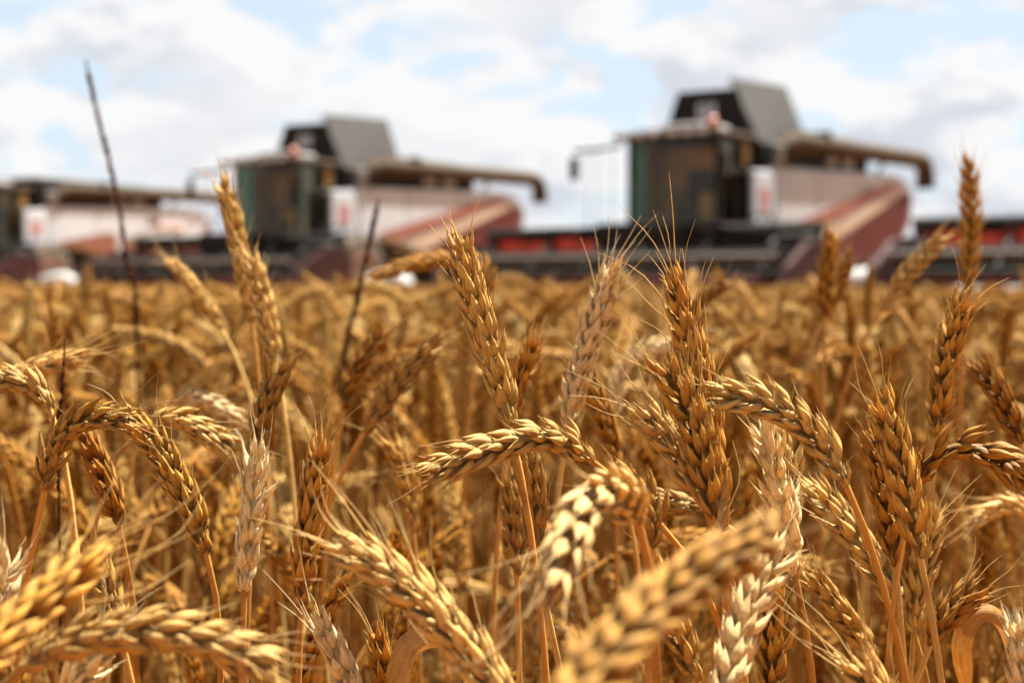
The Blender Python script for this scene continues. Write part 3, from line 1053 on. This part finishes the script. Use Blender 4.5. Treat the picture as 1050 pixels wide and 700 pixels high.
hero('dark twin ear pressed behind the fat upright golden ear', [(918, 580), (912, 530), (905, 480), (899, 440)], .55, size=1.0, roll=.4, tint=DARK)  # shade behind its neighbour is painted in by the dark tint
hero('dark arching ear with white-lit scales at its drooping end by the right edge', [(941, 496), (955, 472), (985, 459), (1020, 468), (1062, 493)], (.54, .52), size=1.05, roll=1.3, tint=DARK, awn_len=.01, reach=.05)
hero('upright brown ear behind the arching ear, below the tall lone ear near the edge', [(960, 448), (965, 400), (975, 350), (986, 308)], .60, size=.98, tint=AMB, roll=.3)
hero('tall lone blurred ear rising straight above the others against the sky', [(991, 302), (994, 260), (995, 210), (993, 166)], .98, size=1.12, tint=AMB, roll=1.2)
hero('brown ear leaning left at the right edge, above the dark arching ear', [(1048, 455), (1035, 425), (1018, 395), (1001, 374)], .66, size=1.0, tint=DARK)
hero('blurred ear leaning right in front of the cut off red header', [(902, 320), (922, 292), (945, 266), (968, 243)], .95, size=1.05, tint=AMB)
hero('blurred thick upright ear below the maroon flank of the largest harvester', [(846, 325), (847, 300), (850, 270), (852, 243)], .98, size=1.15, tint=AMB, reach=.06)
hero('blurred ear slanting left beside the upright blurred ear under the maroon flank', [(842, 330), (850, 312), (862, 292), (868, 262)], 1.02, size=.85, tint=AMB)
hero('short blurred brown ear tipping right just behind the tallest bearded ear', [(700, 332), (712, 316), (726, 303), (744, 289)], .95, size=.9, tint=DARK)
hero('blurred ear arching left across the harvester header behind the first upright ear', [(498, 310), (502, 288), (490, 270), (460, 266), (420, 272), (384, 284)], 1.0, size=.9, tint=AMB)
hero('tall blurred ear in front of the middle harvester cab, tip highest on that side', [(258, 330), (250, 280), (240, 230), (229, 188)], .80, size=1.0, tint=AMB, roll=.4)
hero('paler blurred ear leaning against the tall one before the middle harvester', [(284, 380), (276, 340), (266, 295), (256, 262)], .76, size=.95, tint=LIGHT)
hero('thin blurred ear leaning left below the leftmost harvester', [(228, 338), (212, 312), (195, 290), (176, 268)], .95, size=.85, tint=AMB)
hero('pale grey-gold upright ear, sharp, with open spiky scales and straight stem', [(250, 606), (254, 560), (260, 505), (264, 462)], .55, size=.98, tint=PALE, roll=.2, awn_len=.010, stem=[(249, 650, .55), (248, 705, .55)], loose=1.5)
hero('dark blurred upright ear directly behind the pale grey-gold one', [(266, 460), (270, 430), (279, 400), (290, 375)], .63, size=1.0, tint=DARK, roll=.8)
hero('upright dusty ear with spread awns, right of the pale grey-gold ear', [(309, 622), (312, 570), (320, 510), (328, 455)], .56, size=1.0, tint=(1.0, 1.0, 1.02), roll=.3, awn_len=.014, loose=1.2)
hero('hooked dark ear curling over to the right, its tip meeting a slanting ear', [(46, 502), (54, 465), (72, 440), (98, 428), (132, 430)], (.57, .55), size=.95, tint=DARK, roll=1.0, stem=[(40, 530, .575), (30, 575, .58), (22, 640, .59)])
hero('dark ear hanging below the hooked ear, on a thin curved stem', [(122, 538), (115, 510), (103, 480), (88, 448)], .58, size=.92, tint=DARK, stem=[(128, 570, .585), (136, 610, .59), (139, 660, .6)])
hero('long slanting golden ear sloping up to the left from a bent stem', [(212, 566), (195, 520), (168, 470), (135, 430)], .56, size=1.0, roll=.4, stem=[(219, 600, .56), (225, 640, .565), (226, 700, .57)])
hero('blurred ear bowing right with bright lit tip above the long slanting ear', [(150, 436), (175, 430), (205, 440), (243, 462)], .63, size=.9, tint=LIGHT, reach=.05)
hero('pale bowed ear just above the ear with the bright lit tip', [(175, 412), (195, 408), (218, 414), (245, 428)], .78, size=.85, tint=PALE, reach=.05)
hero('blurred ear lying flat to the right with trailing awns at the left edge', [(-12, 392), (15, 385), (48, 374), (82, 366)], .70, size=.95, tint=LIGHT, awn=.9, awn_len=.02)
hero('dark glossy ear curling in from the left edge below the flat one', [(52, 420), (42, 402), (20, 392), (-10, 392), (-40, 402)], .60, size=.98, tint=DARK, roll=1.2, reach=.05)
hero('large blurred ear in the lower left corner slanting up with long awns', [(-75, 735), (-20, 672), (40, 618), (95, 568)], (.33, .38), size=1.0, roll=.6, awn_len=.03, awn=1.0, tint=AMB)
hero('big blurred ear lying nearly flat along the bottom at left, tip right', [(20, 684), (80, 657), (160, 648), (225, 660), (280, 684)], (.38, .39), size=.98, roll=1.2, tint=LIGHT, awn_len=.012, reach=.05)
hero('large pale-gold ear rising diagonally to the left with long awns, bottom centre', [(545, 770), (500, 692), (440, 622), (395, 585), (352, 558)], (.42, .43), size=1.02, roll=.9, tint=LIGHT, awn_len=.022, awn=1.0)
hero('stubby pale ear tip poking up at the bottom left of centre', [(372, 740), (358, 700), (344, 668), (328, 640)], .50, size=.95, tint=PALE, awn_len=.02, awn=.8)
hero('small amber ear with two long awns low between the diagonal ear and its shadow', [(398, 740), (396, 710), (392, 680), (386, 654)], .54, size=.92, awn_len=.02, awn=.9, tint=AMB)
hero('ear in half shade standing left of the large diagonal ear', [(300, 745), (312, 690), (330, 640), (352, 596)], .62, size=.95, tint=AMB)
hero('white-lit curled ear drooping left, blurred, right of the bottom centre', [(655, 535), (640, 508), (612, 508), (588, 545), (562, 606)], (.42, .36), size=1.05, roll=1.45, twist=.1, tint=(1.08, 1.16, 1.5, 0.4), awn_len=.022, awn=.9, reach=.06)  # pale tint puts the white sunlight into this ear's colour
hero('brown shaded ear curving behind the white-lit curled ear', [(668, 562), (668, 530), (655, 508), (632, 498)], .47, size=.95, tint=DARK, reach=.06)
hero('largest ear, very blurred and close, slanting up to the right across the bottom', [(560, 745), (625, 668), (700, 600), (788, 548)], (.25, .31), size=1.0, roll=1.5, twist=.2, tint=(.8, .76, .7), awn=.2)
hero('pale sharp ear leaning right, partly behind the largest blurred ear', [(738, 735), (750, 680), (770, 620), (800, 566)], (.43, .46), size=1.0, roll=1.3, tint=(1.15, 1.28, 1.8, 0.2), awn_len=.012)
hero('upright golden ear standing behind the pale leaning ear at the bottom', [(792, 720), (792, 680), (790, 635), (784, 590)], .53, size=.98, roll=.8, tint=AMB)
hero('ragged bleached ear with ruffled scales on a straight bare stem', [(815, 590), (808, 545), (795, 490), (784, 440)], .54, size=1.08, roll=.2, tint=(1.25, 1.42, 2.2, 0.04), loose=3.0, awn_len=.012, awn=.8, stem=[(820, 610, .54), (828, 655, .54), (834, 705, .545)])
hero('dull ragged ear behind the ruffled bleached one', [(800, 560), (806, 520), (808, 480), (798, 442)], .60, size=1.0, tint=LIGHT, loose=2.0)
hero('long pale dusty ear sloping down to the right behind the bare curved stem', [(938, 648), (915, 605), (880, 555), (835, 498)], .58, size=1.08, roll=.3, tint=LIGHT, loose=1.6, awn=.2, stem=[(945, 675, .58), (952, 710, .58)])
hero('golden ear sloping down right, below the long pale dusty ear', [(896, 672), (880, 650), (858, 622), (830, 588)], .60, size=.98, tint=(1, 1, 1))
hero('dark bearded ear tipping right above a curled dry leaf at lower right', [(953, 662), (962, 645), (978, 625), (997, 608)], .55, size=1.0, tint=DARK, awn_len=.014, awn=.9, reach=.06)
hero('half hidden upright ear below the fat golden ear at right', [(938, 640), (942, 600), (950, 560), (958, 525)], .58, size=.95, tint=AMB)
hero('ear tip with fanned awns pushing up from the bottom edge right of centre', [(915, 760), (905, 725), (893, 700), (880, 682)], .46, size=.95, awn_len=.028, awn=1.0, tint=LIGHT)
hero('pale ear at the right edge in the lower corner', [(1052, 740), (1050, 700), (1046, 665), (1040, 640)], .50, size=.95, tint=PALE, awn_len=.012)
hero('white fluffy ear end cut off by the left edge', [(-12, 690), (-6, 650), (0, 610), (6, 570)], .46, size=.95, tint=PALE, loose=2)
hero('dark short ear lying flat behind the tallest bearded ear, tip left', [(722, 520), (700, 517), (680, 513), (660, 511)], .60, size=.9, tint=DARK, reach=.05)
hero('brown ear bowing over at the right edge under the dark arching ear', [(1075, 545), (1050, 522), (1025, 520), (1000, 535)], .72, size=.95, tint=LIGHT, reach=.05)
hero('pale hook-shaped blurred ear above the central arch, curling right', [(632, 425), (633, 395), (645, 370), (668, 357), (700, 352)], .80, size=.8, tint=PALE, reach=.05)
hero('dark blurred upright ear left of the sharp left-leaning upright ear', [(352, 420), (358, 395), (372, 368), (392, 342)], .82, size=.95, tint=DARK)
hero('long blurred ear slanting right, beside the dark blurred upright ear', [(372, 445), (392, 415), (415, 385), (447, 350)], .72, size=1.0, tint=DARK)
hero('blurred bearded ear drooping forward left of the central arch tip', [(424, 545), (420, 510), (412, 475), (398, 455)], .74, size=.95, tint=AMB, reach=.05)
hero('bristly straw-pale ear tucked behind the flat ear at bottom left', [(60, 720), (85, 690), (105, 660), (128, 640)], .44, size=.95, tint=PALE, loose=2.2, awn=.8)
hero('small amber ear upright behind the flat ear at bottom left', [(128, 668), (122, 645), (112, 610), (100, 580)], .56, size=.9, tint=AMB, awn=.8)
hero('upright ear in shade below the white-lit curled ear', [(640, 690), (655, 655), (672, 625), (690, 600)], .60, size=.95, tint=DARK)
hero('ear bowed behind the largest blurred ear, grains shining near its top', [(716, 700), (700, 660), (688, 620), (680, 575)], .58, size=1.0, tint=AMB)
print('heroes', len(heroes))


# --- stalks of the field behind: sixteen prototypes, copied
def proto(i, lean, nod, rng, earlen, tint_roll):
    """stalk from the origin; returns stem points, ear points"""
    Ls = 0.90
    az = 0.0
    n = 60
    ph = lean
    p = np.array([0.0, 0, 0])
    pts = [p.copy()]
    tot = Ls + earlen
    bend0 = Ls - rng.uniform(.06, .14)
    wob = rng.normal(0, .03)
    for k in range(n):
        s = tot * (k + .5) / n
        u = max(0.0, (s - bend0) / (tot - bend0))
        ang = lean * min(1, s / .5) + nod * (u ** 0.85)
        side = wob * math.sin(s * 5)
        d = np.array([math.sin(ang), side, math.cos(ang)])
        p = p + d / np.linalg.norm(d) * tot / n
        pts.append(p.copy())
    ks = int(n * Ls / tot)
    return pts[:ks + 1], pts[ks:]


GL = {
    'up': ('blurred wheat stalk with upright ear in the crowd behind the sharp ears', 'upright wheat stalks behind the sharp ears'),
    'lean': ('blurred wheat stalk with slanting ear in the crowd behind the sharp ears', 'slanting wheat stalks behind the sharp ears'),
    'nod': ('blurred wheat stalk with drooping ear in the crowd behind the sharp ears', 'drooping wheat stalks behind the sharp ears'),
}
protos = []
NP = 24
prng = np.random.default_rng(5)
for i in range(NP):
    cls = ('up', 'lean', 'nod')[i % 3]
    nod = {'up': prng.uniform(.02, .35), 'lean': prng.uniform(.55, 1.05), 'nod': prng.uniform(1.2, 2.2)}[cls]
    lean = prng.uniform(.0, .10)
    sp, ep = proto(i, lean, nod, prng, prng.uniform(.075, .10), 0)
    ear, beard, L = ear_meshes(ep[::3] if (len(ep) - 1) % 3 == 0 else ep[::3] + [ep[-1]], prng, size=prng.uniform(.92, 1.08), seg=6, awn=.5, awn_len=.013, lod=True, roll=prng.uniform(0, 3))
    stem = stem_mesh(sp[::4] + [sp[-1]] if (len(sp) - 1) % 4 else sp[::4], prng, .0019, .0012, seg=5, n=22)
    lf = leaf_mesh(sp[int(len(sp) * prng.uniform(.45, .72))], (prng.normal(), prng.normal(), 1.0), prng, prng.uniform(.08, .17), prng.uniform(.0022, .0045)) if i % 6 != 1 else None
    top = max(p[2] for p in ep)
    protos.append(dict(cls=cls, stem=stem, ear=ear, beard=beard, leaf=lf, zb=sp[-1][2], top=top, used=None))


def place_stalk(pi, x, y, top, rz):
    pr = protos[pi]
    k = (top - (pr['top'] - pr['zb'])) / pr['zb']
    if pr['used'] is None:
        root = empty('wheat_stalk')
        st = link('stem', pr['stem'], root)
        er = link('ear', pr['ear'], root)
        ch = [('stem', st), ('ear', er)]
        if pr['beard']:
            link('beard', pr['beard'], er)
        if pr['leaf']:
            link('leaf', pr['leaf'], root)
        pr['used'] = root
    else:
        root = copy_tree(pr['used'])
    root.location = (x, y, 0)
    root.rotation_euler = (0, 0, rz)
    for c in root.children:
        if c.name.startswith('ear'):
            c.location.z = (k - 1) * pr['zb']
        else:
            c.scale.z = k
    tag(root, GL[pr['cls']][0], 'wheat stalk', GL[pr['cls']][1])
    return root


frng = np.random.default_rng(77)


def top_height(rng):
    # height of the highest point of a stalk
    if rng.random() < .68:
        return CAM_H - 0.075 + rng.normal(0, .032)
    return CAM_H - rng.uniform(.12, .30)


placed = 0
tries = 0
pts_xy = []
while placed < 232 and tries < 20000:
    tries += 1
    y = math.sqrt(frng.uniform(.62 ** 2, 1.55 ** 2))
    x = y * math.tan(R(frng.uniform(-23, 23)))
    if placed < NP and y < 1.1:
        continue
    if any((x - a) ** 2 + (y - b) ** 2 < .028 ** 2 for a, b in pts_xy):
        continue
    top = min(top_height(frng), CAM_H - 0.015)
    # the sharp ears in front stay clear: nothing tall among them
    if y < 1.0:
        top = min(top, CAM_H - .085 - frng.uniform(0, .14))
    if y < .82:
        top = min(top, CAM_H - .17 - frng.uniform(0, .1))
    pts_xy.append((x, y))
    pi = int(frng.integers(0, NP // 3)) * 3 + int(frng.choice([0, 1, 2], p=[.42, .34, .24])) if placed >= NP else placed
    if y < .82 and placed >= NP:
        pi -= pi % 3
    place_stalk(pi, x, y, top, frng.uniform(0, 2 * math.pi))
    placed += 1
print('placed', placed)

# --- the rest of the field: one object of its own
def field():
    rng = np.random.default_rng(9)
    P, ROT, SC, IDX = [], [], [], []

    def limit(x):
        return 21.0 - 0.78 * (x - 3.0) if x < 3.0 else max(14.0, 21.0 - 0.72 * (x - 3.0))
    bands = [(0.45, 1.4, 330, 26, 48), (1.4, 3.2, 560, 0, 36), (3.2, 7, 480, 0, 29), (7, 14, 280, 0, 28), (14, 42, 130, 0, 27)]
    for y0, y1, dens, amin, amax in bands:
        area = math.tan(R(amax)) * (y1 ** 2 - y0 ** 2)
        for _ in range(int(area * dens)):
            y = math.sqrt(rng.uniform(y0 ** 2, y1 ** 2))
            x = y * rng.uniform(-1, 1) * math.tan(R(amax))
            if amin and abs(math.degrees(math.atan2(x, y))) < amin:
                continue
            if y > limit(x):
                continue
            near = amin > 0
            if near and y < .75:
                continue
            i = int(rng.integers(0, NP // 3)) * 3 + int(rng.choice([0, 1, 2], p=[.42, .36, .22]))
            if near:
                i -= i % 3
            far = .120 * min(1, max(0, (y - 2.2) / 15)) ** .8
            top = CAM_H - .07 - far + rng.normal(0, .033) if rng.random() < .75 else CAM_H - far - rng.uniform(.1, .28)
            top = min(top, CAM_H + .01 - far)
            if y < 1.55:
                top = min(top, CAM_H - .06)
            s = rng.uniform(.92, 1.06)
            P.append((x, y, top - protos[i]['top'] * s))
            ROT.append((rng.normal(0, .03), rng.normal(0, .03), rng.uniform(0, 2 * math.pi)))
            SC.append(s)
            IDX.append(i)
    # more full-height stalks among the near crowd
    for _ in range(int(math.tan(R(25)) * (1.8 ** 2 - 1.05 ** 2) * 170)):
        y = math.sqrt(rng.uniform(1.05 ** 2, 1.8 ** 2))
        x = y * rng.uniform(-1, 1) * math.tan(R(25))
        i = int(rng.integers(0, NP // 3)) * 3 + int(rng.choice([0, 1, 2], p=[.4, .34, .26]))
        s = rng.uniform(.86, 1.04)
        P.append((x, y, CAM_H - rng.uniform(.055, .15) - protos[i]['top'] * s))
        ROT.append((rng.normal(0, .06), rng.normal(0, .06), rng.uniform(0, 2 * math.pi)))
        SC.append(s)
        IDX.append(i)
    # short late tillers under the crowd of near stalks
    for _ in range(int(math.tan(R(25)) * (1.75 ** 2 - .70 ** 2) * 470)):
        y = math.sqrt(rng.uniform(.70 ** 2, 1.75 ** 2))
        x = y * rng.uniform(-1, 1) * math.tan(R(25))
        i = int(rng.integers(0, NP // 3)) * 3 + int(rng.choice([0, 1, 2], p=[.6, .3, .1]))
        lo = .13 if y > .95 else .19
        s = rng.uniform(.82, 1.0)
        P.append((x, y, CAM_H - rng.uniform(lo, .38) - protos[i]['top'] * s))
        ROT.append((rng.normal(0, .08), rng.normal(0, .08), rng.uniform(0, 2 * math.pi)))
        SC.append(s)
        IDX.append(i)
    n = len(P)
    print('field stalks', n)
    me = bpy.data.meshes.new('wheat_field')
    me.vertices.add(n)
    me.vertices.foreach_set('co', np.array(P, np.float32).ravel())
    a = me.attributes.new('rot', 'FLOAT_VECTOR', 'POINT')
    a.data.foreach_set('vector', np.array(ROT, np.float32).ravel())
    a = me.attributes.new('scl', 'FLOAT', 'POINT')
    a.data.foreach_set('value', np.array(SC, np.float32))
    a = me.attributes.new('idx', 'INT', 'POINT')
    a.data.foreach_set('value', np.array(IDX, np.int32))
    o = link('wheat_field', me)
    tag(o, 'the mass of ripe golden wheat reaching back to the harvesters', 'wheat field', kind='stuff')
    ng = bpy.data.node_groups.new('wheat_field', 'GeometryNodeTree')
    ng.interface.new_socket('Geometry', in_out='INPUT', socket_type='NodeSocketGeometry')
    ng.interface.new_socket('Geometry', in_out='OUTPUT', socket_type='NodeSocketGeometry')
    N, Lk = ng.nodes, ng.links
    gi, go = N.new('NodeGroupInput'), N.new('NodeGroupOutput')
    m2p = N.new('GeometryNodeMeshToPoints')
    Lk.new(gi.outputs[0], m2p.inputs['Mesh'])
    allj = N.new('GeometryNodeJoinGeometry')
    # links into a multi-input are read last first
    for pr in reversed(protos):
        j = N.new('GeometryNodeJoinGeometry')
        r = pr['used']
        srcs = list(r.children) + [c2_ for c_ in r.children for c2_ in c_.children]
        for c in srcs:
            oi = N.new('GeometryNodeObjectInfo')
            oi.transform_space = 'ORIGINAL'
            oi.inputs['Object'].default_value = c
            Lk.new(oi.outputs['Geometry'], j.inputs[0])
        g2i = N.new('GeometryNodeGeometryToInstance')
        Lk.new(j.outputs[0], g2i.inputs[0])
        Lk.new(g2i.outputs[0], allj.inputs[0])
    iop = N.new('GeometryNodeInstanceOnPoints')
    iop.inputs['Pick Instance'].default_value = True

    def attr(nm, ty):
        nd = N.new('GeometryNodeInputNamedAttribute')
        nd.data_type = ty
        nd.inputs['Name'].default_value = nm
        return nd.outputs['Attribute']
    e2r = N.new('FunctionNodeEulerToRotation')
    Lk.new(attr('rot', 'FLOAT_VECTOR'), e2r.inputs[0])
    Lk.new(m2p.outputs[0], iop.inputs['Points'])
    Lk.new(allj.outputs[0], iop.inputs['Instance'])
    Lk.new(attr('idx', 'INT'), iop.inputs['Instance Index'])
    Lk.new(e2r.outputs[0], iop.inputs['Rotation'])
    Lk.new(attr('scl', 'FLOAT'), iop.inputs['Scale'])
    Lk.new(iop.outputs[0], go.inputs[0])
    md = o.modifiers.new('wheat_field', 'NODES')
    md.node_group = ng


field()


# ------------------------------------------------------------------ dead weeds standing out of the wheat
def weed(label, pts, Z, w, seed, spike=(0.35, 1.0)):
    rng = np.random.default_rng(seed)
    P = [tuple(at(x, y, Z)) for x, y in pts]              # base -> tip
    b = Vector(P[0])
    P = [(b.x, b.y, 0), (b.x * 1.0, b.y, b.z * .6)] + P
    path, L = smooth_path(P, 60)
    off = np.array([P[0][0], P[0][1], 0])
    path = path - off
    root = empty('dead_weed', (P[0][0], P[0][1], 0))
    k = np.linspace(0, 1, 60)
    MB().tube(path, list(w * (0.55 - .35 * k)), 6).build('stem', M_weed, root, True)
    s = MB()
    z0 = P[2][2]
    for q in range(420):
        u = 1 - (1 - rng.random()) * 0.42
        fi = min(57.99, u * 59)
        i = int(fi)
        p = path[i] + (path[i + 1] - path[i]) * (fi - i)
        if p[2] < z0 * .98:
            continue
        taper = (1 - u) / .42
        d = (path[i + 1] - path[i])
        d = d / np.linalg.norm(d)
        v = rng.normal(0, 1, 3)
        v = v - d * v.dot(d)
        v /= np.linalg.norm(v)
        r = w * (0.16 + .5 * taper ** .6) * rng.uniform(.3, 1) * (.65 + .35 * math.sin(u * 90 + seed))
        a_, b_ = p, p + d * w * 1.6 + v * r
        m_ = (a_ + b_) / 2 + v * w * .15
        s.tube([a_, m_, b_], [w * .15, w * .28, w * .04], 5)
    s.build('seed_spike', M_weed, root, True)
    tag(root, label, 'weed')
    return root


weed('tallest thin dark weed spike, standing against the sky before the leftmost harvester', [(140, 330), (130, 270), (123, 215), (108, 150), (97, 105), (88, 62)], 1.25, .0052, 1)
weed('dark weed spike before the middle harvester flank, tip near its emblem panel', [(352, 400), (364, 320), (376, 262), (389, 203)], 1.2, .0058, 2)
weed('short dark weed stem among the ears at left, above the hooked ear', [(60, 470), (62, 430), (65, 380), (67, 345)], .68, .0026, 3)


# ------------------------------------------------------------------ loose dry leaves low in the crop
def loose_leaf(label, pts, Z, width, seed):
    """dry flag leaf on its own broken straw, drawn through pts"""
    rng = np.random.default_rng(seed)
    P = [tuple(at(x, y, z)) for (x, y), z in zip(pts, Z)]
    path, L = smooth_path(P, 30)
    base = np.array([P[0][0], P[0][1], 0])
    path = path - base
    tw = np.linspace(.4, 1.8, 30)
    T, A, B = frames(path, tw)
    k = np.linspace(0, 1, 30)
    w = width * np.minimum(1, .4 + k * 3) * (1 - k ** 3) + .0004
    ws = np.array([-1, -.5, 0, .5, 1])
    V = path[:, None] + w[:, None, None] * (A[:, None] * ws[None, :, None] + B[:, None] * (.35 * np.abs(ws) ** 1.5)[None, :, None])
    i, j = np.meshgrid(np.arange(29), np.arange(4), indexing='ij')
    F = np.stack([i * 5 + j, i * 5 + j + 1, (i + 1) * 5 + j + 1, (i + 1) * 5 + j], -1).reshape(-1, 4)
    root = empty('dry_leaf_stalk', tuple(base))
    link('leaf', np_mesh('leaf', V.reshape(-1, 3), F, np.repeat(k, 5), np.tile((ws + 1) / 2, 30), np.full(150, .5), M_leaf), root)
    sp = [(0, 0, 0), (0.004, 0, path[0][2] * .5), tuple(path[0])]
    link('stem', stem_mesh(sp, rng), root)
    tag(root, label, 'dry leaf')


loose_leaf('pale curled dry leaf below the large diagonal ear', [(400, 740), (405, 690), (420, 660), (450, 655), (470, 680)], (.5, .5, .5, .5, .5), .0052, 1)
loose_leaf('brown curled leaf arching over at lower right beside the dark bearded ear', [(990, 720), (985, 660), (1005, 628), (1030, 640), (1040, 690)], (.58, .58, .58, .58, .58), .0042, 2)
